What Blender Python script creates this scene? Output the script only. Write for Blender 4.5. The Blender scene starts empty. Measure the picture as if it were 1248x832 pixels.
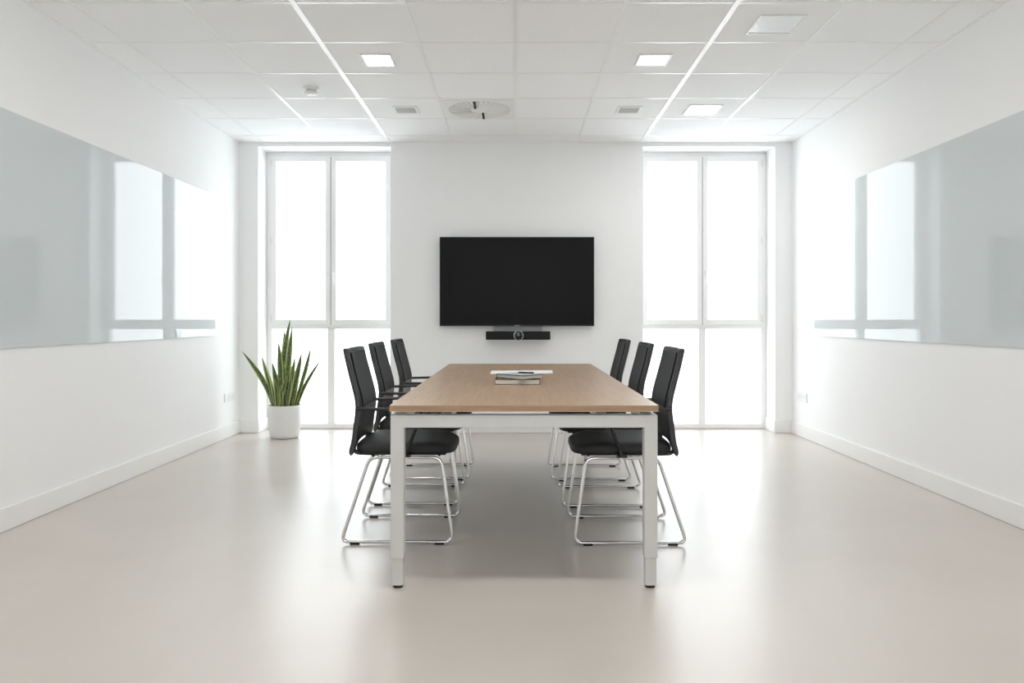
import bpy, bmesh, math, random
from mathutils import Vector, Matrix
random.seed(7)
PI = math.pi
scene = bpy.context.scene
COL = scene.collection

# ------------------------------------------------------------------ materials
def new_mat(name):
    m = bpy.data.materials.new(name)
    m.use_nodes = True
    return m, m.node_tree, m.node_tree.nodes['Principled BSDF']

def simple(name, col, rough=0.5, metal=0.0, spec=0.5, bump=0.0, bscale=200.0, var=0.0, vscale=6.0, coat=0.0, stretch=None):
    m, nt, b = new_mat(name)
    b.inputs['Base Color'].default_value = (*col, 1)
    b.inputs['Roughness'].default_value = rough
    b.inputs['Metallic'].default_value = metal
    b.inputs['Specular IOR Level'].default_value = spec
    b.inputs['Coat Weight'].default_value = coat
    tc = nt.nodes.new('ShaderNodeTexCoord')
    src = tc.outputs['Object']
    if stretch:
        mp = nt.nodes.new('ShaderNodeMapping')
        mp.inputs['Scale'].default_value = stretch
        nt.links.new(src, mp.inputs['Vector'])
        src = mp.outputs['Vector']
    if var > 0:
        n = nt.nodes.new('ShaderNodeTexNoise')
        n.inputs['Scale'].default_value = vscale
        n.inputs['Detail'].default_value = 4
        nt.links.new(src, n.inputs['Vector'])
        r = nt.nodes.new('ShaderNodeValToRGB')
        r.color_ramp.elements[0].position = 0.3
        r.color_ramp.elements[1].position = 0.7
        r.color_ramp.elements[0].color = (*[c * (1 - var) for c in col], 1)
        r.color_ramp.elements[1].color = (*[min(1, c * (1 + var)) for c in col], 1)
        nt.links.new(n.outputs['Fac'], r.inputs['Fac'])
        nt.links.new(r.outputs['Color'], b.inputs['Base Color'])
    if bump > 0:
        n2 = nt.nodes.new('ShaderNodeTexNoise')
        n2.inputs['Scale'].default_value = bscale
        nt.links.new(src, n2.inputs['Vector'])
        bp = nt.nodes.new('ShaderNodeBump')
        bp.inputs['Strength'].default_value = bump
        bp.inputs['Distance'].default_value = 0.002
        nt.links.new(n2.outputs['Fac'], bp.inputs['Height'])
        nt.links.new(bp.outputs['Normal'], b.inputs['Normal'])
    return m

def emissive(name, col, strength):
    m, nt, b = new_mat(name)
    b.inputs['Base Color'].default_value = (*col, 1)
    b.inputs['Emission Color'].default_value = (*col, 1)
    b.inputs['Emission Strength'].default_value = strength
    return m

M = {}
M['wall'] = simple('wall_paint', (0.895, 0.90, 0.905), 0.75, spec=0.3, bump=0.12, bscale=260)
M['trim'] = simple('trim_paint', (0.87, 0.87, 0.865), 0.4, spec=0.4)
M['ceiling'] = simple('ceiling_tile', (0.89, 0.895, 0.90), 0.9, spec=0.15, bump=0.2, bscale=400, var=0.008, vscale=60)
M['grid'] = simple('ceiling_runner', (0.84, 0.84, 0.83), 0.28, spec=0.6)
M['upvc'] = simple('window_frame_white', (0.91, 0.91, 0.91), 0.35, spec=0.4)
M['gasket'] = simple('window_gasket', (0.25, 0.25, 0.25), 0.6)
M['white_metal'] = simple('white_powder_coat', (0.61, 0.605, 0.585), 0.4, spec=0.4, bump=0.05, bscale=600)
M['chrome'] = simple('chrome', (0.78, 0.78, 0.79), 0.13, metal=1.0, var=0.02, vscale=20)
M['steel'] = simple('brushed_steel', (0.5, 0.5, 0.5), 0.35, metal=1.0)
M['black_plastic'] = simple('black_plastic', (0.018, 0.018, 0.019), 0.45, spec=0.45, bump=0.05, bscale=500)
M['back_shell'] = simple('black_back_shell', (0.022, 0.022, 0.024), 0.36, spec=0.6, bump=0.05, bscale=500)
M['rubber'] = simple('black_rubber', (0.012, 0.012, 0.012), 0.8)
M['seat'] = simple('black_seat_fabric', (0.013, 0.0135, 0.015), 0.6, spec=0.5, bump=0.4, bscale=900, var=0.25, vscale=600)
M['mesh'] = simple('black_mesh_fabric', (0.015, 0.016, 0.019), 0.65, spec=0.5, bump=0.5, bscale=1100, var=0.3, vscale=900)
M['screen'] = simple('tv_screen', (0.006, 0.006, 0.007), 0.42, spec=0.14)
M['bezel'] = simple('tv_bezel', (0.012, 0.012, 0.012), 0.4)
M['badge'] = simple('badge_silver', (0.35, 0.35, 0.36), 0.4, metal=0.6)
M['grey_plate'] = simple('grey_bracket', (0.30, 0.31, 0.32), 0.5)
M['speaker_cloth'] = simple('speaker_cloth', (0.010, 0.010, 0.010), 0.9, bump=0.4, bscale=1500)
M['lens'] = simple('camera_lens', (0.01, 0.01, 0.012), 0.1, coat=0.5)
M['pot'] = simple('white_ceramic', (0.80, 0.80, 0.79), 0.35, spec=0.45)
M['soil'] = simple('dark_soil', (0.03, 0.022, 0.015), 0.95, bump=1.0, bscale=90, var=0.4, vscale=60)
M['paper'] = simple('white_paper', (0.85, 0.85, 0.85), 0.7)
M['pages'] = simple('page_block', (0.62, 0.58, 0.52), 0.8, var=0.08, vscale=3, stretch=(1, 1, 400))
M['book_cover'] = simple('black_book_cover', (0.02, 0.024, 0.03), 0.22, spec=0.6)
M['pale_blue'] = simple('pale_blue_panel', (0.42, 0.50, 0.57), 0.45)
M['pen'] = simple('black_pen', (0.015, 0.015, 0.03), 0.25)
M['socket'] = simple('socket_white', (0.80, 0.80, 0.80), 0.35)
M['socket_hole'] = simple('socket_recess', (0.74, 0.74, 0.74), 0.5)
M['vent_grey'] = simple('vent_grey', (0.55, 0.55, 0.54), 0.5)
M['slot_grey'] = simple('slot_grey', (0.68, 0.68, 0.66), 0.7)
M['slot_black'] = simple('slot_black', (0.01, 0.01, 0.01), 0.8)
M['white_plastic'] = simple('white_plastic', (0.82, 0.82, 0.81), 0.4)
M['lamp_warm'] = emissive('lamp_lit_warm', (1.0, 0.975, 0.945), 24.0)
M['lamp_off'] = simple('lamp_diffuser_opal', (0.84, 0.87, 0.90), 0.18, spec=0.5)
M['lamp_dim'] = emissive('lamp_lit_cool', (0.92, 0.96, 1.0), 0.35)
M['lamp_frame'] = simple('lamp_frame_white', (0.80, 0.80, 0.79), 0.35)

# polished floor
m, nt, b = new_mat('floor_linoleum')
tc = nt.nodes.new('ShaderNodeTexCoord')
n = nt.nodes.new('ShaderNodeTexNoise'); n.inputs['Scale'].default_value = 1.6; n.inputs['Detail'].default_value = 8
r = nt.nodes.new('ShaderNodeValToRGB')
r.color_ramp.elements[0].position = 0.3; r.color_ramp.elements[1].position = 0.7
r.color_ramp.elements[0].color = (0.555, 0.509, 0.462, 1); r.color_ramp.elements[1].color = (0.585, 0.539, 0.492, 1)
nt.links.new(tc.outputs['Object'], n.inputs['Vector'])
nt.links.new(n.outputs['Fac'], r.inputs['Fac']); nt.links.new(r.outputs['Color'], b.inputs['Base Color'])
n2 = nt.nodes.new('ShaderNodeTexNoise'); n2.inputs['Scale'].default_value = 5; n2.inputs['Detail'].default_value = 6
nt.links.new(tc.outputs['Object'], n2.inputs['Vector'])
mr = nt.nodes.new('ShaderNodeMapRange'); mr.inputs['To Min'].default_value = 0.26; mr.inputs['To Max'].default_value = 0.34
nt.links.new(n2.outputs['Fac'], mr.inputs['Value']); nt.links.new(mr.outputs['Result'], b.inputs['Roughness'])
b.inputs['Specular IOR Level'].default_value = 0.95
M['floor'] = m

# oak table top, grain along the length
m, nt, b = new_mat('oak_veneer')
tc = nt.nodes.new('ShaderNodeTexCoord')
mp = nt.nodes.new('ShaderNodeMapping'); mp.inputs['Scale'].default_value = (34, 1.6, 34)
nt.links.new(tc.outputs['Object'], mp.inputs['Vector'])
n = nt.nodes.new('ShaderNodeTexNoise'); n.inputs['Scale'].default_value = 2.0; n.inputs['Detail'].default_value = 9; n.inputs['Distortion'].default_value = 0.4
nt.links.new(mp.outputs['Vector'], n.inputs['Vector'])
r = nt.nodes.new('ShaderNodeValToRGB')
r.color_ramp.elements[0].position = 0.32; r.color_ramp.elements[1].position = 0.72
r.color_ramp.elements[0].color = (0.35, 0.235, 0.145, 1); r.color_ramp.elements[1].color = (0.44, 0.315, 0.21, 1)
nt.links.new(n.outputs['Fac'], r.inputs['Fac']); nt.links.new(r.outputs['Color'], b.inputs['Base Color'])
b.inputs['Roughness'].default_value = 0.35
M['oak'] = m

M['oak_edge'] = simple('oak_edge_band', (0.36, 0.215, 0.115), 0.45, var=0.12, vscale=3, stretch=(3, 3, 60))
M['bounce_underside'] = simple('white_bounce_underside', (0.78, 0.77, 0.75), 0.5)  # pale underside added to bounce light onto the floor beneath

# clear window glass
m = bpy.data.materials.new('window_glass'); m.use_nodes = True; nt = m.node_tree; nt.nodes.clear()
out = nt.nodes.new('ShaderNodeOutputMaterial'); mix = nt.nodes.new('ShaderNodeMixShader')
tr = nt.nodes.new('ShaderNodeBsdfTransparent'); tr.inputs['Color'].default_value = (0.97, 0.985, 0.98, 1)
gl = nt.nodes.new('ShaderNodeBsdfGlossy'); gl.inputs['Roughness'].default_value = 0.0
lw = nt.nodes.new('ShaderNodeLayerWeight'); pw = nt.nodes.new('ShaderNodeMath'); pw.operation = 'POWER'; pw.inputs[1].default_value = 5
nt.links.new(lw.outputs['Facing'], pw.inputs[0])
ml = nt.nodes.new('ShaderNodeMath'); ml.operation = 'MULTIPLY_ADD'; ml.inputs[1].default_value = 0.9; ml.inputs[2].default_value = 0.04
nt.links.new(pw.outputs[0], ml.inputs[0]); nt.links.new(ml.outputs[0], mix.inputs['Fac'])
nt.links.new(tr.outputs[0], mix.inputs[1]); nt.links.new(gl.outputs[0], mix.inputs[2]); nt.links.new(mix.outputs[0], out.inputs['Surface'])
M['glass'] = m

# back-painted glass board
m, nt, b = new_mat('painted_glass_board')
b.inputs['Base Color'].default_value = (0.63, 0.68, 0.695, 1)
b.inputs['Roughness'].default_value = 0.03
b.inputs['IOR'].default_value = 1.52
M['board'] = m

# snake plant leaf: u across the blade
m, nt, b = new_mat('snake_plant_leaf')
uv = nt.nodes.new('ShaderNodeUVMap'); uv.uv_map = 'leaf'
sp = nt.nodes.new('ShaderNodeSeparateXYZ'); nt.links.new(uv.outputs['UV'], sp.inputs['Vector'])
mp = nt.nodes.new('ShaderNodeMapping'); mp.inputs['Scale'].default_value = (2.2, 26, 1)
nt.links.new(uv.outputs['UV'], mp.inputs['Vector'])
n = nt.nodes.new('ShaderNodeTexNoise'); n.inputs['Scale'].default_value = 1.0; n.inputs['Detail'].default_value = 5
nt.links.new(mp.outputs['Vector'], n.inputs['Vector'])
r = nt.nodes.new('ShaderNodeValToRGB'); r.color_ramp.elements[0].position = 0.38; r.color_ramp.elements[1].position = 0.62
r.color_ramp.elements[0].color = (0.028, 0.062, 0.022, 1); r.color_ramp.elements[1].color = (0.13, 0.19, 0.075, 1)
nt.links.new(n.outputs['Fac'], r.inputs['Fac'])
a = nt.nodes.new('ShaderNodeMath'); a.operation = 'SUBTRACT'; a.inputs[1].default_value = 0.5; nt.links.new(sp.outputs['X'], a.inputs[0])
ab = nt.nodes.new('ShaderNodeMath'); ab.operation = 'ABSOLUTE'; nt.links.new(a.outputs[0], ab.inputs[0])
e = nt.nodes.new('ShaderNodeValToRGB'); e.color_ramp.elements[0].position = 0.29; e.color_ramp.elements[1].position = 0.36
e.color_ramp.elements[0].color = (0, 0, 0, 1); e.color_ramp.elements[1].color = (1, 1, 1, 1)
nt.links.new(ab.outputs[0], e.inputs['Fac'])
mx = nt.nodes.new('ShaderNodeMix'); mx.data_type = 'RGBA'
nt.links.new(e.outputs['Color'], mx.inputs['Factor']); nt.links.new(r.outputs['Color'], mx.inputs['A']); mx.inputs['B'].default_value = (0.50, 0.52, 0.17, 1)
nt.links.new(mx.outputs['Result'], b.inputs['Base Color'])
b.inputs['Roughness'].default_value = 0.4
M['leaf'] = m

# ------------------------------------------------------------------ mesh helpers
def smooth_angle(me, ang=35):
    for p in me.polygons: p.use_smooth = True
    bm = bmesh.new(); bm.from_mesh(me)
    for ed in bm.edges:
        if len(ed.link_faces) == 2 and ed.calc_face_angle(0) > math.radians(ang): ed.smooth = False
    bm.to_mesh(me); bm.free()

def obj(name, bm, mat, parent=None, ang=35, loc=None):
    bmesh.ops.recalc_face_normals(bm, faces=bm.faces)
    me = bpy.data.meshes.new(name); bm.to_mesh(me); bm.free()
    smooth_angle(me, ang)
    wn = len(me.polygons) < 400
    for mm in (mat if isinstance(mat, (list, tuple)) else [mat]): me.materials.append(mm)
    o = bpy.data.objects.new(name, me); COL.objects.link(o)
    if parent: o.parent = parent
    if loc: o.location = loc
    if wn:
        wm = o.modifiers.new('weighted', 'WEIGHTED_NORMAL'); wm.keep_sharp = True
    return o

def box(bm, x0, x1, y0, y1, z0, z1, bev=0.0, seg=2):
    r = bmesh.ops.create_cube(bm, size=1)
    vs = r['verts']
    for v in vs:
        v.co = Vector(((x0 + x1) / 2 + v.co.x * (x1 - x0), (y0 + y1) / 2 + v.co.y * (y1 - y0), (z0 + z1) / 2 + v.co.z * (z1 - z0)))
    if bev > 0:
        es = list({e for v in vs for e in v.link_edges})
        bmesh.ops.bevel(bm, geom=es, offset=bev, segments=seg, profile=0.5, affect='EDGES')
    return bm

def B(*a, **k): return box(bmesh.new(), *a, **k)

def lathe(bm, prof, cx=0, cy=0, n=48, cap=True):
    rings = []
    for r, z in prof:
        rings.append([bm.verts.new((cx + r * math.cos(2 * PI * i / n), cy + r * math.sin(2 * PI * i / n), z)) for i in range(n)])
    for a_, b_ in zip(rings, rings[1:]):
        for i in range(n):
            bm.faces.new((a_[i], a_[(i + 1) % n], b_[(i + 1) % n], b_[i]))
    if cap:
        bm.faces.new(rings[0]); bm.faces.new(rings[-1])
    return bm

def round_path(pts, rad, seg=6, closed=False):
    out = []; n = len(pts)
    for i, p in enumerate(pts):
        p = Vector(p)
        if not closed and i in (0, n - 1): out.append(p); continue
        a_, c_ = Vector(pts[i - 1]), Vector(pts[(i + 1) % n])
        d0, d1 = (a_ - p), (c_ - p)
        t = min(rad, d0.length * 0.49, d1.length * 0.49)
        s, e_ = p + d0.normalized() * t, p + d1.normalized() * t
        for k in range(seg + 1):
            u = k / seg
            out.append(s * (1 - u) ** 2 + p * 2 * u * (1 - u) + e_ * u ** 2)
    return out

def tube(bm, pts, r, n=10, closed=False, sx=1.0):
    pts = [Vector(p) for p in pts]; N = len(pts); rings = []
    up = None
    for i, p in enumerate(pts):
        if closed: t = pts[(i + 1) % N] - pts[i - 1]
        else: t = pts[min(i + 1, N - 1)] - pts[max(i - 1, 0)]
        t.normalize()
        if up is None:
            up = Vector((0, 1, 0)) if abs(t.y) < 0.9 else Vector((0, 0, 1))
        up = (up - t * up.dot(t)).normalized(); sd = t.cross(up)
        rings.append([bm.verts.new(p + up * (r * sx * math.cos(2 * PI * k / n)) + sd * (r * math.sin(2 * PI * k / n))) for k in range(n)])
    m_ = N if closed else N - 1
    for i in range(m_):
        a_, b_ = rings[i], rings[(i + 1) % N]
        for k in range(n): bm.faces.new((a_[k], a_[(k + 1) % n], b_[(k + 1) % n], b_[k]))
    if not closed: bm.faces.new(rings[0]); bm.faces.new(rings[-1])
    return bm

def tag(o, label, cat, group=None):
    o['label'] = label; o['category'] = cat
    if group: o['group'] = group
    return o

def thing(name, label, cat, loc=(0, 0, 0), rotz=0, group=None):
    o = bpy.data.objects.new(name, None); o.empty_display_size = 0.1; COL.objects.link(o)
    o.location = loc; o.rotation_euler = (0, 0, rotz)
    return tag(o, label, cat, group)

def struct(name, bm, mat, ang=35):
    o = obj(name, bm, mat, None, ang); o['kind'] = 'structure'; return o

def dup(root, loc, rotz, label, group=None):
    r_ = root.copy(); COL.objects.link(r_); r_.location = loc; r_.rotation_euler = (0, 0, rotz); r_['label'] = label
    if group: r_['group'] = group
    for ch in list(root.children):
        c = ch.copy(); COL.objects.link(c); c.parent = r_
        for g in list(ch.children):
            d = g.copy(); COL.objects.link(d); d.parent = c
    return r_

# ------------------------------------------------------------------ the room (x right, y into the picture, z up)
XL, XR = -2.64, 2.648
YB = 7.357            # face of the TV wall
YW = 7.62             # face of the window frames
YO = 7.72             # outside face
YF = -2.6             # wall behind the camera
SL = 0.0085           # the ceiling rises a little towards the camera
def zc(y): return 2.775 + SL * (YB - y)
ZO = 2.736            # head of the window openings
WL = (-2.458, -1.190); WR = (1.216, 2.484)
ZT = 3.0

bm = bmesh.new()
box(bm, XL - .2, XR + .2, YF - .2, YB + .001, -.15, 0)
box(bm, XL - .2, XR + .2, YB, YO, -.15, 0)
struct('floor', bm, M['floor'])

struct('wall_left', B(XL - .2, XL, YF - .2, YO, 0, ZT), M['wall'])
struct('wall_right', B(XR, XR + .2, YF - .2, YO, 0, ZT), M['wall'])
bm = bmesh.new()
box(bm, XL, WL[0], YB, YO, 0, ZT)
box(bm, WL[1], WR[0], YB, YO, 0, ZT)
box(bm, WR[1], XR, YB, YO, 0, ZT)
box(bm, WL[0], WL[1], YB, YO, ZO, ZT)
box(bm, WR[0], WR[1], YB, YO, ZO, ZT)
struct('wall_back', bm, M['wall'])
WF = (-1.0, 1.0); ZF = 2.45     # glazed opening added behind the camera for fill daylight, out of view
bm = bmesh.new()
box(bm, XL, WF[0], YF - .2, YF, 0, ZT); box(bm, WF[1], XR, YF - .2, YF, 0, ZT); box(bm, WF[0], WF[1], YF - .2, YF, ZF, ZT)
struct('wall_front', bm, M['wall'])

# suspended ceiling: tiles between visible runners, sloped by SL
bm = bmesh.new()
def slab(bm, x0, x1, y0, y1, t0, t1):
    """box hugging the ceiling plane, t0..t1 measured up from it"""
    vs = [bm.verts.new((x, y, zc(y) + t)) for t in (t0, t1) for y in (y0, y1) for x in (x0, x1)]
    for f in ((0, 1, 3, 2), (4, 6, 7, 5), (0, 4, 5, 1), (2, 3, 7, 6), (0, 2, 6, 4), (1, 5, 7, 3)):
        bm.faces.new([vs[i] for i in f])
slab(bm, XL, XR, YF, YB, 0, .12)
ceil = struct('ceiling', bm, M['ceiling'])
rows = [7.09 - .586 * k for k in range(0, 17)]
def runner(*q):
    bm = bmesh.new(); slab(bm, *q)
    g = obj('ceiling_runner', bm, M['grid'], ceil); g['kind'] = 'structure'
for k in range(-4, 5):
    w = .011 if abs(k) != 2 else .016
    runner(.6 * k - w, .6 * k + w, YF + .001, YB - .001, -.0035, .003)
for y in rows:
    runner(XL + .001, XR - .001, y - .009, y + .009, -.0025, .003)
bm = bmesh.new()
slab(bm, XL, XL + .018, YF, YB, -.006, .001); slab(bm, XR - .018, XR, YF, YB, -.006, .001); slab(bm, XL, XR, YB - .018, YB, -.006, .001)
struct('trim_1', bm, M['trim'])

# baseboards
def board_bm(x0, x1, y0, y1): return B(x0, x1, y0, y1, 0.001, .122, bev=.004)
struct('baseboard_left', board_bm(XL, XL + .015, YF, YB), M['trim'])
struct('baseboard_right', board_bm(XR - .015, XR, YF, YB), M['trim'])
bm = bmesh.new()
box(bm, XL + .015, WL[0] + .010, YB - .016, YB, .001, .122, bev=.004)
box(bm, WR[1] - .010, XR - .015, YB - .016, YB, .001, .122, bev=.004)
box(bm, WL[1], WR[0], YB - .016, YB, .001, .122, bev=.004)
box(bm, WL[0], WL[0] + .012, YB, YW, .001, .122, bev=.003)
box(bm, WR[1] - .012, WR[1], YB, YW, .001, .122, bev=.003)
struct('baseboard_back', bm, M['trim'])

# ------------------------------------------------------------------ windows
def frame_rect(bm, x0, x1, z0, z1, w, y0, y1, bev=.004, wb=None):
    wb = wb or w
    box(bm, x0, x0 + w, y0, y1, z0, z1, bev)
    box(bm, x1 - w, x1, y0, y1, z0, z1, bev)
    box(bm, x0 + w - .002, x1 - w + .002, y0 + .0005, y1, z1 - w, z1 - .0005, bev)
    box(bm, x0 + w - .002, x1 - w + .002, y0 + .0005, y1, z0 + .0005, z0 + wb, bev)

def window(name, u0, u1, hinge_side):
    W = u1 - u0; c = (u0 + u1) / 2
    bm = bmesh.new()
    frame_rect(bm, u0, u1, 0.002, ZO, .050, YW, YW + .07)
    box(bm, c - .036, c + .036, YW + .001, YW + .07, .045, 1.0, .004)         # lower mullion
    box(bm, u0 + .045, u1 - .045, YW + .001, YW + .07, .987, 1.034, .004)      # transom
    win = struct(name, bm, M['upvc'])
    for i, (a0, a1) in enumerate(((u0 + .044, c - .003), (c + .003, u1 - .044))):
        bm = bmesh.new()
        frame_rect(bm, a0, a1, 1.026, ZO - .042, .050, YW - .016, YW + .05, .006, wb=.054)
        s = obj('sash', bm, M['upvc'], win); s['kind'] = 'structure'
        p = obj('pane', B(a0 + .046, a1 - .046, YW + .014, YW + .020, 1.075, ZO - .088), M['glass'], s)
        p['kind'] = 'structure'
        gk = bmesh.new(); frame_rect(gk, a0 + .0485, a1 - .0485, 1.0785, ZO - .0905, .003, YW + .004, YW + .012, 0)
        k = obj('gasket', gk, M['vent_grey'], s); k['kind'] = 'structure'
    for a0, a1 in ((u0 + .046, c - .033), (c + .033, u1 - .046)):
        p = obj('pane', B(a0, a1, YW + .030, YW + .036, .046, .990), M['glass'], win); p['kind'] = 'structure'
    gk = B(c - .0032, c + .0032, YW - .004, YW + .001, 1.03, ZO - .045)
    obj('seal', gk, M['gasket'], win)['kind'] = 'structure'
    # lever handle on the opening sash
    hx = c + .029
    bm = bmesh.new()
    box(bm, hx - .013, hx + .013, YW - .026, YW - .015, 1.50, 1.565, .005)
    tube(bm, round_path([(hx, YW - .022, 1.54), (hx, YW - .055, 1.54), (hx, YW - .055, 1.42)], .02), .008, 10, sx=1.2)
    obj('handle', bm, M['white_plastic'], win)['kind'] = 'structure'
    hxx = u0 + .047 if hinge_side < 0 else u1 - .047
    for z in (1.09, 1.86, 2.63):
        bm = bmesh.new(); lathe(bm, [(.008, z - .035), (.009, z - .03), (.009, z + .03), (.008, z + .035)], hxx, YW - .012, 14)
        obj('hinge', bm, M['white_plastic'], win)['kind'] = 'structure'
    return win
window('window_1', WL[0], WL[1], -1)
window('window_2', WR[0], WR[1], 1)

bm = bmesh.new()
frame_rect(bm, WF[0], WF[1], .002, ZF, .06, YF - .12, YF - .05)
for x in (-.33, .33): box(bm, x - .025, x + .025, YF - .119, YF - .051, .05, ZF - .05, .004)
rear = struct('rear_fill_window', bm, M['upvc'])  # glazing of the added rear opening, an unseen fill source
for a0, a1 in ((WF[0] + .055, -.35), (-.31, .31), (.35, WF[1] - .055)):
    obj('pane', B(a0, a1, YF - .09, YF - .084, .055, ZF - .055), M['glass'], rear)['kind'] = 'structure'

# ------------------------------------------------------------------ conference table
TX, TY0, TY1, TZ = 0.0355, 3.116, 5.95, 0.745
TYC = (TY0 + TY1) / 2
t = thing('conference_table', 'long rectangular conference table with oak top and white square metal legs', 'table', (TX, TYC, 0))
hw, hl = .5455, (TY1 - TY0) / 2
bm = B(-hw, hw, -hl, hl, .7195, TZ, bev=.0015)
for f in bm.faces:
    c_ = f.calc_center_median()
    if c_.z < .721: f.material_index = 2
    elif c_.z < TZ - .001: f.material_index = 1
obj('tabletop', bm, [M['oak'], M['oak_edge'], M['bounce_underside']], t)
fw, fl, lw_ = .542, hl - .006, .0535
for sx in (-1, 1):
    for sy in (-1, 1):
        x0, x1 = sorted((sx * fw, sx * (fw - lw_))); y0, y1 = sorted((sy * fl, sy * (fl - lw_)))
        bm = B(x0, x1, y0, y1, .125, .7045, bev=.002)
        box(bm, x0 + .004, x1 - .004, y0 + .004, y1 - .004, .012, .128, .002)
        L = obj('leg', bm, M['white_metal'], t)
        F = obj('foot', lathe(bmesh.new(), [(.019, .0008), (.021, .003), (.021, .014), (.012, .016)], (x0 + x1) / 2, (y0 + y1) / 2, 20), M['rubber'], L)
        F['label'] = 'black rubber foot'
for sy in (-1, 1):
    y0, y1 = sorted((sy * fl, sy * (fl - lw_)))
    obj('rail', B(-fw + lw_ - .001, fw - lw_ + .001, y0 + .0004, y1 - .0004, .6535, .7043, .002), M['white_metal'], t)
for sx in (-1, 1):
    x0, x1 = sorted((sx * fw, sx * (fw - lw_)))
    obj('rail', B(x0 + .0004, x1 - .0004, -fl + lw_ - .001, fl - lw_ + .001, .6700, .7043, .002), M['white_metal'], t)
for sx in (-1, 1):
    x0, x1 = sorted((sx * .30, sx * .345))
    obj('support_rail', B(x0, x1, -fl + lw_ - .004, fl - lw_ + .004, .6735, .7035, .002), M['white_metal'], t)
for sy in (-1, 0, 1):
    for x in (-.47, -.322, .322, .47):
        y = sy * (fl - .14)
        xx = x if abs(x) < .4 else math.copysign(.515, x)
        bm = bmesh.new(); lathe(bm, [(.017, .7032), (.017, .7198)], xx, y, 18)
        obj('spacer', bm, M['steel'], t)
# ------------------------------------------------------------------ sled-base chairs
def chair_back_bm():
    """curved padded shell, local +x faces the table"""
    prof = [(.424, -.247), (.455, -.241), (.488, -.232), (.53, -.226), (.572, -.221), (.62, -.214), (.668, -.211), (.71, -.217), (.744, -.226), (.79, -.238), (.82, -.246), (.87, -.259), (.91, -.268), (.940, -.275), (.948, -.277)]
    def xr(z):
        for (z0, x0), (z1, x1) in zip(prof, prof[1:]):
            if z <= z1:
                k = (z - z0) / (z1 - z0); return x0 + (x1 - x0) * k
        return prof[-1][1]
    return xr
XRF = chair_back_bm()
def back_shell(bm, half, zlo, zhi, th, off, nu=22, nv=26, curve=.018, arch=0.0, edge=.009):
    def pt(u, v, front):
        # u -1..1 across, v 0..1 up
        wtop = half * (1 - .06 * max(0, (v - .45) / .55) ** 1.5)
        lo = zlo + arch * (1 - min(1, abs(u) ** 6))
        z = lo + (zhi - lo) * v
        y = wtop * u
        x = XRF(z) + off - curve * (1 - u * u) * (.4 + .6 * v)
        k = 1.0
        d = min(1, (1 - abs(u)) * half / edge); k *= math.sqrt(max(0.0, 1 - (1 - d) ** 2))
        d = min(1, (1 - v) * (zhi - zlo) / edge, v * (zhi - zlo) / edge); k *= math.sqrt(max(0.0, 1 - (1 - d) ** 2))
        k = .25 + .75 * k
        return Vector((x + (th / 2) * (1 + (k if front else -k)), y, z))
    us = [math.sin((i / nu * 2 - 1) * PI / 2) for i in range(nu + 1)]
    vs = [(.5 - .5 * math.cos(PI * j / nv)) for j in range(nv + 1)]
    G = [[[bm.verts.new(pt(u, v, f)) for v in vs] for u in us] for f in (0, 1)]
    for f in (0, 1):
        for i in range(nu):
            for j in range(nv):
                bm.faces.new((G[f][i][j], G[f][i + 1][j], G[f][i + 1][j + 1], G[f][i][j + 1]))
    bd = [(i, 0) for i in range(nu)] + [(nu, j) for j in range(nv)] + [(i, nv) for i in range(nu, 0, -1)] + [(0, j) for j in range(nv, 0, -1)]
    for k in range(len(bd)):
        (i0, j0), (i1, j1) = bd[k], bd[(k + 1) % len(bd)]
        bm.faces.new((G[0][i0][j0], G[0][i1][j1], G[1][i1][j1], G[1][i0][j0]))
    return bm

def cushion(bm, x0, x1, hy, z0, z1):
    """plump seat pad: rounded-rectangle plan, superellipse section, crowned top, waterfall front"""
    cx, cz = (x0 + x1) / 2, (z0 + z1) / 2; hx, hz = (x1 - x0) / 2, (z1 - z0) / 2
    n, mrow = 56, 14; rings = []
    for j in range(mrow + 1):
        ph = -PI / 2 + PI * j / mrow
        c, s = math.cos(ph), math.sin(ph)
        fr = abs(c) ** .30
        zz = math.copysign(abs(s) ** .62, s) * hz
        ring = []
        for i in range(n):
            a_ = 2 * PI * i / n
            ca, sa = math.cos(a_), math.sin(a_)
            x = math.copysign(abs(ca) ** .45, ca) * hx * fr
            y = math.copysign(abs(sa) ** .38, sa) * hy * (.06 + .94 * fr if j not in (0, mrow) else .05)
            q = x / hx
            drop = -.030 * max(0, (q - .45) / .55) ** 2 * (0.5 + .5 * s) - .012 * max(0, (-q - .6) / .4) ** 2 * (0.5 + .5 * s)
            sag = -.006 * (1 - q * q) * (1 - (y / hy) ** 2) * max(0, s)
            ring.append(bm.verts.new((cx + x, y, cz + zz + drop + sag)))
        rings.append(ring)
    for a_, b_ in zip(rings, rings[1:]):
        for i in range(n): bm.faces.new((a_[i], a_[(i + 1) % n], b_[(i + 1) % n], b_[i]))
    bm.faces.new(rings[0]); bm.faces.new(rings[-1])
    return bm

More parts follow.
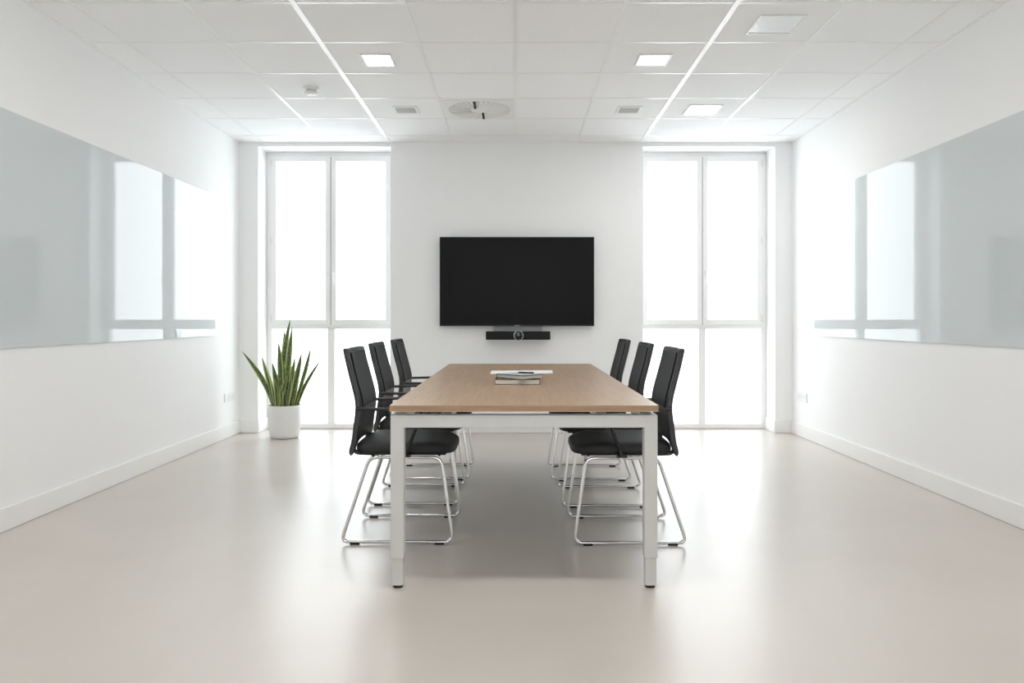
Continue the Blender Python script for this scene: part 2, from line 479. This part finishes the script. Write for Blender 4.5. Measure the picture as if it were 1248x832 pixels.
def make_chair(label, group):
    c = thing('meeting_chair', label, 'chair', group=group)
    s = obj('seat', cushion(bmesh.new(), -.222, .278, .243, .424, .498), M['seat'], c, 60)
    obj('seat_pan', B(-.16, .235, -.215, .215, .426, .442, .006), M['black_plastic'], c)
    bk = obj('backrest', back_shell(bmesh.new(), .215, .424, .948, .030, 0, arch=.060), M['back_shell'], c, 60)
    obj('back_panel', back_shell(bmesh.new(), .178, .655, .928, .008, .0275, nu=16, nv=18), M['mesh'], bk, 60)
    for sy in (-1, 1):
        y = sy * .252
        pts = [(-.132, y * .98, .429), (-.270, y, .0125), (.270, y, .0125), (.215, y * .98, .429)]
        path = round_path(pts, .055, 8)
        # over the top, under the seat pan
        fr = bmesh.new()
        full = round_path([(.04, y * .96, .4205), (-.136, y * .96, .4205), (-.272, y, .0125), (.272, y, .0125), (.213, y * .96, .4205), (.05, y * .96, .4205)], .042, 8)
        tube(fr, full, .0082, 12)
        sl = obj('sled_frame', fr, M['chrome'], c, 60)
        sl['label'] = 'chrome sled tube'
        for x in (-.205, .205):
            gb = B(x - .023, x + .023, y - .0095, y + .0095, .0008, .0105, .002)
            gl_ = obj('glide', gb, M['rubber'], sl); gl_['label'] = 'black floor glide'
        ab_ = bmesh.new()
        arm_path = round_path([(.040, y * 1.03, .433), (.094, y * 1.05, .568), (.127, y * 1.05, .653), (-.05, y * 1.03, .656), (-.198, y * .90, .654)], .03, 6)
        tube(ab_, arm_path, .0085, 10, sx=1.7)
        arm = obj('armrest', ab_, M['black_plastic'], c, 60)
        br = bmesh.new()
        box(br, .015, .065, min(y * .9, y * 1.05), max(y * .9, y * 1.05), .424, .438, .004)
        obj('bracket', br, M['black_plastic'], arm)
    for x in (-.125, .20):
        cb = tube(bmesh.new(), [(x, -.243, .4205), (x, .243, .4205)], .0075, 10)
        obj('cross_bar', cb, M['chrome'], c, 60)
    for sy in (-1, 1):
        bb = bmesh.new()
        tube(bb, round_path([(-.228, sy * .19, .470), (-.215, sy * .19, .434), (-.10, sy * .19, .430)], .02, 5), .010, 8, sx=1.6)
        obj('back_bracket', bb, M['black_plastic'], c, 60)
    return c

G1 = 'black sled-base chairs around the conference table'
side = 'black sled-base armchair on the potted-plant side of the table, '
other = 'black sled-base armchair on the plantless side of the table, '
spots = [
    (-.574, 3.988, 0.0, side + 'farthest from TV'),
    (-.598, 4.764, 0.0, side + 'middle of three'),
    (-.580, 5.465, 0.0, side + 'beside TV end'),
    (.556, 3.970, PI, other + 'farthest from TV'),
    (.540, 4.712, PI, other + 'middle of three'),
    (.512, 5.440, PI, other + 'beside TV end'),
]
spots = [(x, y, r_, l.replace('farthest from TV', 'at the end opposite the TV')) for x, y, r_, l in spots]
ch0 = None
for x, y, r_, l in spots:
    if ch0 is None:
        ch0 = make_chair(l, G1); ch0.location = (x, y, 0); ch0.rotation_euler = (0, 0, r_)
    else:
        dup(ch0, (x, y, 0), r_, l)

# ------------------------------------------------------------------ TV and conference bar
tvx, tvw, tz0, tz1, ty = .0155, 1.463, 1.020, 1.865, 7.285
tv = thing('television', 'large black wall-mounted flat screen television between the two windows', 'television', (tvx, YB, tz0))
d = ty - YB
bm = B(-tvw / 2, tvw / 2, d + .004, d + .040, 0, tz1 - tz0, .003)
obj('housing', bm, M['bezel'], tv)
bm = bmesh.new(); frame_rect(bm, -tvw / 2, tvw / 2, 0, tz1 - tz0, .007, d, d + .006, .0015, wb=.012)
obj('bezel', bm, M['bezel'], tv)
obj('screen', B(-tvw / 2 + .006, tvw / 2 - .006, d + .0025, d + .006, .011, tz1 - tz0 - .006), M['screen'], tv)
obj('badge', B(-.026, .026, d - .002, d + .001, .0015, .0095, .001), M['badge'], tv)['label'] = 'small silver maker badge'
obj('wall_mount', B(-.25, .25, d + .038, -.0005, .25, .60, .003), M['steel'], tv)

sb = thing('mounted_video_bar', 'slim black video bar with ringed round camera mounted under the television', 'video bar', (.0265, YB, .8915))
obj('body', B(-.303, .303, -.135, -.055, .001, .080, .008, 3), M['speaker_cloth'], sb)
obj('bracket', B(-.232, .225, -.052, -.0005, .0, .127, .002), M['grey_plate'], sb)
obj('stay', B(-.20, .20, -.060, -.040, .02, .06, .002), M['grey_plate'], sb)
def ydisc(bm, prof, cx, cz, n=36):
    rings = []
    for r_, y in prof: rings.append([bm.verts.new((cx + r_ * math.cos(2 * PI * i / n), y, cz + r_ * math.sin(2 * PI * i / n))) for i in range(n)])
    for a_, b_ in zip(rings, rings[1:]):
        for i in range(n): bm.faces.new((a_[i], a_[(i + 1) % n], b_[(i + 1) % n], b_[i]))
    return bm, rings
bm, rg = ydisc(bmesh.new(), [(.0, -.147), (.030, -.145), (.040, -.140), (.040, -.130)], .004, .0405)
cam_ = obj('camera_eye', bm, M['lens'], sb, 30)
bm, rg = ydisc(bmesh.new(), [(.040, -.132), (.040, -.144), (.043, -.147), (.046, -.144), (.046, -.132)], .004, .0405)
obj('ring', bm, M['chrome'], cam_, 30)['label'] = 'thin silver ring'
bm, rg = ydisc(bmesh.new(), [(.0, -.1535), (.010, -.153), (.014, -.150), (.014, -.144)], .004, .0405)
obj('lens', bm, M['lens'], cam_, 30)

# ------------------------------------------------------------------ glass boards on the side walls
bz0, bz1 = .942, 2.176
for nm, x0, x1, yb, lab in (('a', XL + .0015, XL + .0095, 6.75, 'frameless white glass board on the wall beside the potted plant'),
                        ('b', XR - .0095, XR - .0015, 6.79, 'frameless white glass board on the wall opposite the potted plant')):
    wb_ = thing('mounted_whiteboard', lab, 'whiteboard', (x0, 2.4, bz0), 0, 'glass boards on the side walls')
    obj('glass_panel', B(0, x1 - x0, 0, yb - 2.4, 0, bz1 - bz0), M['board'], wb_)
    xa, xb = ((-.0013, .002) if nm == 'a' else (x1 - x0 - .002, x1 - x0 + .0013))
    for y in (.3, 2.1, 4.0):
        for z in (.15, 1.08): obj('wall_fixing', B(xa, xb, y - .03, y + .03, z - .03, z + .03), M['steel'], wb_)

# ------------------------------------------------------------------ sockets
def socket(x, sgn, lab):
    s = thing('wall_socket', lab, 'socket', (x, 7.088, .37), 0, 'double sockets low on the side walls')
    f = lambda a_, b_: sorted((sgn * a_, sgn * b_))
    x0, x1 = f(0.0003, .009)
    obj('plate', B(x0, x1, -.112, .112, -.041, .041, .003), M['socket'], s)
    for y in (-.071, 0, .071):
        x0, x1 = f(.006, .0115)
        bm = bmesh.new(); box(bm, x0, x1, y - .031, y + .031, -.033, .033, .003)
        p = obj('insert', bm, M['socket'], s)
        bm = bmesh.new()
        n = 24
        x2 = sgn * .0122
        r1 = [bm.verts.new((x2, y + .019 * math.cos(2 * PI * i / n), .019 * math.sin(2 * PI * i / n))) for i in range(n)]
        r2 = [bm.verts.new((sgn * .0108, y + .019 * math.cos(2 * PI * i / n), .019 * math.sin(2 * PI * i / n))) for i in range(n)]
        for i in range(n): bm.faces.new((r1[i], r1[(i + 1) % n], r2[(i + 1) % n], r2[i]))
        bm.faces.new(r1)
        obj('recess', bm, M['socket_hole'], p)
socket(XL, 1, 'white triple wall socket low on the wall beside the potted plant')
socket(XR, -1, 'white triple wall socket low on the wall opposite the potted plant')

# ------------------------------------------------------------------ ceiling fittings
TILT = -math.atan(SL)
def on_ceiling(o, x, y): o.location = (x, y, zc(y)); o.rotation_euler = (TILT, 0, 0)
def light_panel(x, y, hx, hy, mat, lab, grp):
    o = thing('ceiling_light', lab, 'ceiling light', group=grp); on_ceiling(o, x, y)
    bm = bmesh.new()
    w = .014
    for (a0, a1, b0, b1) in ((-hx - w, -hx, -hy - w, hy + w), (hx, hx + w, -hy - w, hy + w), (-hx - .001, hx + .001, -hy - w, -hy), (-hx - .001, hx + .001, hy, hy + w)):
        box(bm, a0, a1, b0, b1, -.008, 0.0005, .002)
    obj('frame', bm, M['lamp_frame'], o)
    obj('diffuser', B(-hx - .0005, hx + .0005, -hy - .0005, hy + .0005, -.003, .0005), mat, o)
    return o
light_panel(-.900, 5.06, .085, .10, M['lamp_warm'], 'small square ceiling light glowing warm near the smoke detector', 'square recessed ceiling lights')
light_panel(.905, 5.06, .095, .10, M['lamp_dim'], 'small square ceiling light with cool white face in the row of the warm one', 'square recessed ceiling lights')
light_panel(1.510, 4.46, .120, .125, M['lamp_off'], 'largest square ceiling light, unlit with bluish grey face', 'square recessed ceiling lights')
light_panel(1.515, 6.235, .120, .125, M['lamp_warm'], 'square ceiling light glowing warm, in front of the plantless window', 'square recessed ceiling lights')

LN = 'added unseen fill light in the ceiling over the near half of the room'
for x, y in [(a_, 2.704) for a_ in (-1.5, -.3, .3, 1.5)]:  # fill lamps added out of view to even out the room light
    light_panel(x, y, .120, .125, M['lamp_warm'], LN, 'added fill lights over the near half of the room')

def vent(x, y, lab):
    o = thing('ceiling_vent', lab, 'vent', group='small grey ceiling grilles'); on_ceiling(o, x, y)
    h, w = .078, .022
    bm = bmesh.new()
    for (a0, a1, b0, b1) in ((-h - w, -h, -h - w, h + w), (h, h + w, -h - w, h + w), (-h - .001, h + .001, -h - w, -h), (-h - .001, h + .001, h, h + w)):
        box(bm, a0, a1, b0, b1, -.007, 0.0005, .002)
    obj('frame', bm, M['white_plastic'], o)
    obj('backing', B(-h, h, -h, h, -.001, .0005), M['slot_grey'], o)
    for k in range(7):
        y_ = -h + .011 + k * (2 * h - .022) / 6
        obj('slat', B(-h, h, y_ - .006, y_ + .006, -.006, -.002), M['vent_grey'], o)
vent(-.886, 6.235, 'small square grey ceiling vent on the potted-plant side of the swirl diffuser')
vent(.920, 6.235, 'small square grey ceiling vent on the far side of the swirl diffuser from the plant')

sw = thing('swirl_vent', 'round white swirl air diffuser with radial slots in the ceiling', 'air diffuser')
on_ceiling(sw, -.290, 6.235)
obj('face_plate', B(-.283, .283, -.277, .277, -.005, .0005, .002), M['lamp_frame'], sw)
bm = bmesh.new(); lathe(bm, [(.252, -.0049), (.252, -.0058)], 0, 0, 64)
obj('slot_ring', bm, M['slot_grey'], sw)
N = 36
def blade_bm():
    bm = bmesh.new()
    box(bm, .072, .246, -.0125, .0095, -.0085, -.0058, .0012, 1)
    for v in bm.verts:
        k = (v.co.x - .072) / .174
        v.co.y = v.co.y * (.35 + .75 * k) + .03 * math.sin(k * PI * .5)
        v.co.z -= .0012 * (1 if v.co.y > .03 * math.sin(k * PI * .5) else 0)
    return bm
first = obj('blade', blade_bm(), M['lamp_frame'], sw)
skip = (9, 26)
dark = None
for k in range(N):
    a_ = 2 * PI * k / N
    if k in skip:
        if dark is None:
            bm = bmesh.new(); box(bm, .066, .240, -.009, .009, -.0135, -.0056)
            dark = obj('open_slot', bm, M['slot_black'], sw); o = dark
        else:
            o = dark.copy(); COL.objects.link(o)
        o['label'] = 'open black slot'
        o.rotation_euler = (0, 0, math.radians(90 if k < 18 else 270)); o.location = ((.025 if k < 18 else -.030), 0, 0)
        continue
    if k == 0: continue
    o = first.copy(); COL.objects.link(o); o.rotation_euler = (0, 0, a_)
obj('hub', lathe(bmesh.new(), [(.0, -.012), (.045, -.0115), (.064, -.009), (.072, -.0056)], 0, 0, 36, cap=False), M['lamp_frame'], sw, 30)

sd = thing('smoke_detector', 'small round white smoke detector hanging from the ceiling', 'smoke detector'); on_ceiling(sd, -1.500, 5.655)
obj('base', lathe(bmesh.new(), [(.056, .0004), (.058, -.003), (.058, -.016), (.052, -.020)], 0, 0, 36), M['white_plastic'], sd)
obj('sensor_gap', lathe(bmesh.new(), [(.038, -.019), (.038, -.036)], 0, 0, 30), M['slot_grey'], sd)
obj('cover', lathe(bmesh.new(), [(.042, -.034), (.049, -.036), (.048, -.043), (.036, -.052), (.015, -.055)], 0, 0, 36), M['white_plastic'], sd)

# ------------------------------------------------------------------ snake plant
PX, PY = -2.117, 7.07
pl = thing('potted_plant', 'tall snake plant with yellow-edged leaves in a round white pot by the window', 'plant', (PX, PY, 0))
prof = [(.02, .001), (.108, .001), (.120, .004), (.130, .014), (.137, .04), (.143, .10), (.148, .18), (.151, .25), (.152, .292), (.150, .300), (.145, .302), (.140, .300), (.139, .285), (.138, .26)]
obj('pot', lathe(bmesh.new(), prof, 0, 0, 64, cap=False), M['pot'], pl, 60)
bm = bmesh.new(); lathe(bm, [(.1385, .272), (.10, .284), (.05, .288), (.012, .289)], 0, 0, 40)
obj('soil', bm, M['soil'], pl, 60)
def leaf(base, tip, width, bow=(0, 0), twist=0.0, lean=0.0):
    """sword-shaped blade: V section, widest a third of the way below the tip"""
    bm = bmesh.new(); uvl = bm.loops.layers.uv.new('leaf')
    b0, t0 = Vector(base), Vector(tip)
    nv, nu = 22, 6; rows_ = []
    for j in range(nv + 1):
        k = j / nv
        c = b0.lerp(t0, k) + Vector((bow[0], bow[1], 0)) * math.sin(PI * k)
        w = width * (.52 + .48 * math.sin(min(1, k / .62) * PI / 2)) * (1 - max(0, (k - .55) / .45) ** 2.0) + .0006
        ang = twist + lean * k
        dirv = Vector((math.cos(ang), math.sin(ang), 0)); nrm = Vector((-math.sin(ang), math.cos(ang), 0))
        row = []
        for i in range(nu + 1):
            u = i / nu * 2 - 1
            row.append(bm.verts.new(c + dirv * (w / 2 * u) + nrm * (abs(u) ** 1.5 * w * .22)))
        rows_.append(row)
    for j in range(nv):
        for i in range(nu):
            f = bm.faces.new((rows_[j][i], rows_[j][i + 1], rows_[j + 1][i + 1], rows_[j + 1][i]))
            uvs = ((i / nu, j / nv), (((i + 1) / nu), j / nv), ((i + 1) / nu, (j + 1) / nv), (i / nu, (j + 1) / nv))
            for lp, q in zip(f.loops, uvs): lp[uvl].uv = q
    o = obj('leaf', bm, M['leaf'], pl, 80)
    so = o.modifiers.new('thick', 'SOLIDIFY'); so.thickness = .003; so.offset = 0
    return o
def LX(X): return (290 + X / 5.045 - 347.5) / 132.5
def LZ(Y): return (7 - Y / 5.045) / 132.5 + 1.1
for (bx, tx, tyy, yb, yt, w, bow, tw) in (
    (266, 312, 45, .03, .06, .056, (-.030, 0), .15),
    (308, 341, 90, -.01, -.03, .060, (-.020, 0), -.15),
    (258, 272, 110, .06, .08, .048, (.004, 0), .4),
    (272, 262, 180, -.03, -.05, .054, (.004, 0), .1),
    (228, 40, 240, -.02, -.05, .056, (.040, 0), .3),
    (238, 138, 278, .02, .05, .048, (.002, 0), .5),
    (234, 170, 290, -.06, -.07, .042, (.004, 0), -.4),
    (250, 220, 310, -.04, -.03, .050, (.014, 0), .2),
    (345, 445, 215, .01, .03, .048, (.004, 0), -.3),
    (330, 405, 245, -.04, -.06, .048, (.002, 0), .3),
    (314, 368, 265, -.06, -.08, .046, (.0, 0), -.2),
    (360, 518, 290, .02, -.03, .042, (-.030, 0), -.3),
    (282, 332, 378, -.085, -.12, .036, (-.016, 0), .2),
    (300, 300, 268, .03, .05, .046, (-.006, 0), .5),
    (322, 352, 380, -.09, -.10, .034, (-.004, 0), -.2),
    (262, 250, 400, -.09, -.10, .036, (.0, 0), .2),
    (290, 318, 330, .06, .09, .044, (.0, 0), .1),
    (342, 385, 330, -.03, -.05, .044, (.0, 0), .1),
    (224, 150, 330, .05, .07, .042, (.012, 0), .2),
    (288, 276, 300, .0, .02, .050, (.0, 0), .1),
    (296, 290, 440, -.10, -.11, .032, (-.006, 0), -.1),
):
    leaf((LX(bx), yb, .275), (LX(tx), yt, LZ(tyy)), w, bow, tw, random.uniform(-.2, .2))

# ------------------------------------------------------------------ papers, books, pens
zt = TZ + .0004
for (x0, x1, y0, y1, rz, lab) in ((-.158, .040, 4.86, 5.155, 0.0, 'white sheet of paper lying behind the books toward the plant side'),
                             (.036, .243, 4.87, 5.165, -.03, 'white sheet of paper lying behind the books toward the plantless side')):
    cx, cy = (x0 + x1) / 2, (y0 + y1) / 2
    z = zt + (.0010 if x0 > 0 else 0)
    bm = B(-(x1 - x0) / 2, (x1 - x0) / 2, -(y1 - y0) / 2, (y1 - y0) / 2, 0, .0008)
    o = obj('paper_sheet', bm, M['paper'], None, 30, (cx, cy, z)); o.rotation_euler = (0, 0, rz)
    tag(o, lab, 'paper', 'loose sheets on the table')

def book(name, w, dpt, h, loc, rz, lab, pale=False):
    o = thing(name, lab, 'book', loc, rz, 'books stacked on the table')
    obj('page_block', B(-w / 2 + .003, w / 2 - .002, -dpt / 2 + .003, dpt / 2 - .003, .0022, h - .0022), M['pages'], o)
    bm = bmesh.new()
    box(bm, -w / 2, w / 2, -dpt / 2, dpt / 2, 0, .0025, .0008, 1)
    box(bm, -w / 2, w / 2, -dpt / 2, dpt / 2, h - .0025, h, .0008, 1)
    box(bm, w / 2 - .003, w / 2, -dpt / 2, dpt / 2, .001, h - .001, .0008, 1)
    cv = obj('cover', bm, M['book_cover'], o)
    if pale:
        obj('pale_panel', B(-w / 2 + .006, w / 2 - .006, -dpt / 2 + .006, dpt / 2 - .006, h - .0005, h + .0006), M['pale_blue'], cv)['label'] = 'pale blue-grey panel on the cover'  # pale blue panel laid over the dark cover
    return o
book('notebook', .238, .165, .0275, (.012, 4.165, zt), 0.0, 'dark-covered book lying flat at the bottom of the stack on the table')
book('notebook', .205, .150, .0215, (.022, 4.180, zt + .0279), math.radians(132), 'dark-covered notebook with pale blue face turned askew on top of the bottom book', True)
def pen(a_, b_, lab):
    a_, b_ = Vector(a_), Vector(b_)
    o = thing('pen', lab, 'pen', a_, 0, 'pens by the books')
    bm = bmesh.new(); v = b_ - a_
    tube(bm, [v * k for k in (0, .04, .12, .7)], .0042, 10); obj('barrel', bm, M['pen'], o)
    bm = bmesh.new(); tube(bm, [v * .69, v * .97, v], .0046, 10); obj('cap', bm, M['pen'], o)
pen((-.070, 4.62, zt + .0042), (.018, 4.72, zt + .0042), 'black pen lying on the table just behind the books')
pen((.018, 4.225, zt + .0548), (.100, 4.185, zt + .0548), 'black pen lying on top of the askew notebook')

# ------------------------------------------------------------------ daylight
w = bpy.data.worlds.new('daylight'); scene.world = w; w.use_nodes = True
bg = w.node_tree.nodes['Background']
bg.inputs['Color'].default_value = (0.94, 0.975, 1.02, 1)
bg.inputs['Strength'].default_value = 2.15
for (u0, u1, zz, yy, rx) in ((*WL, ZO, YO + .02, -PI / 2), (*WR, ZO, YO + .02, -PI / 2), (*WF, ZF, YF - .22, PI / 2)):
    L = bpy.data.lights.new('window_portal', 'AREA'); L.shape = 'RECTANGLE'; L.size = u1 - u0; L.size_y = zz
    L.cycles.is_portal = True
    o = bpy.data.objects.new('window_portal', L); COL.objects.link(o)
    o.location = ((u0 + u1) / 2, yy, zz / 2); o.rotation_euler = (rx, 0, 0)

# ------------------------------------------------------------------ camera and view
cam = bpy.data.cameras.new('camera'); co = bpy.data.objects.new('camera', cam); COL.objects.link(co)
co.location = (0, 0, 1.10); co.rotation_euler = (PI / 2, 0, 0)
cam.sensor_width = 36; cam.lens = 36 * 938 / 1248
cam.shift_x = (624 - 628) / 1248; cam.shift_y = -(416 - 387) / 1248
cam.clip_start = .05
scene.camera = co
vs_ = scene.view_settings
vs_.view_transform = 'Standard'; vs_.look = 'None'; vs_.gamma = 1; vs_.exposure = 1.10; vs_.use_curve_mapping = False
scene.display_settings.display_device = 'sRGB'
cy = scene.cycles
cy.max_bounces = 24; cy.diffuse_bounces = 16; cy.glossy_bounces = 8; cy.transparent_max_bounces = 16
cy.sample_clamp_indirect = 10; cy.caustics_reflective = False
cy.use_denoising = True
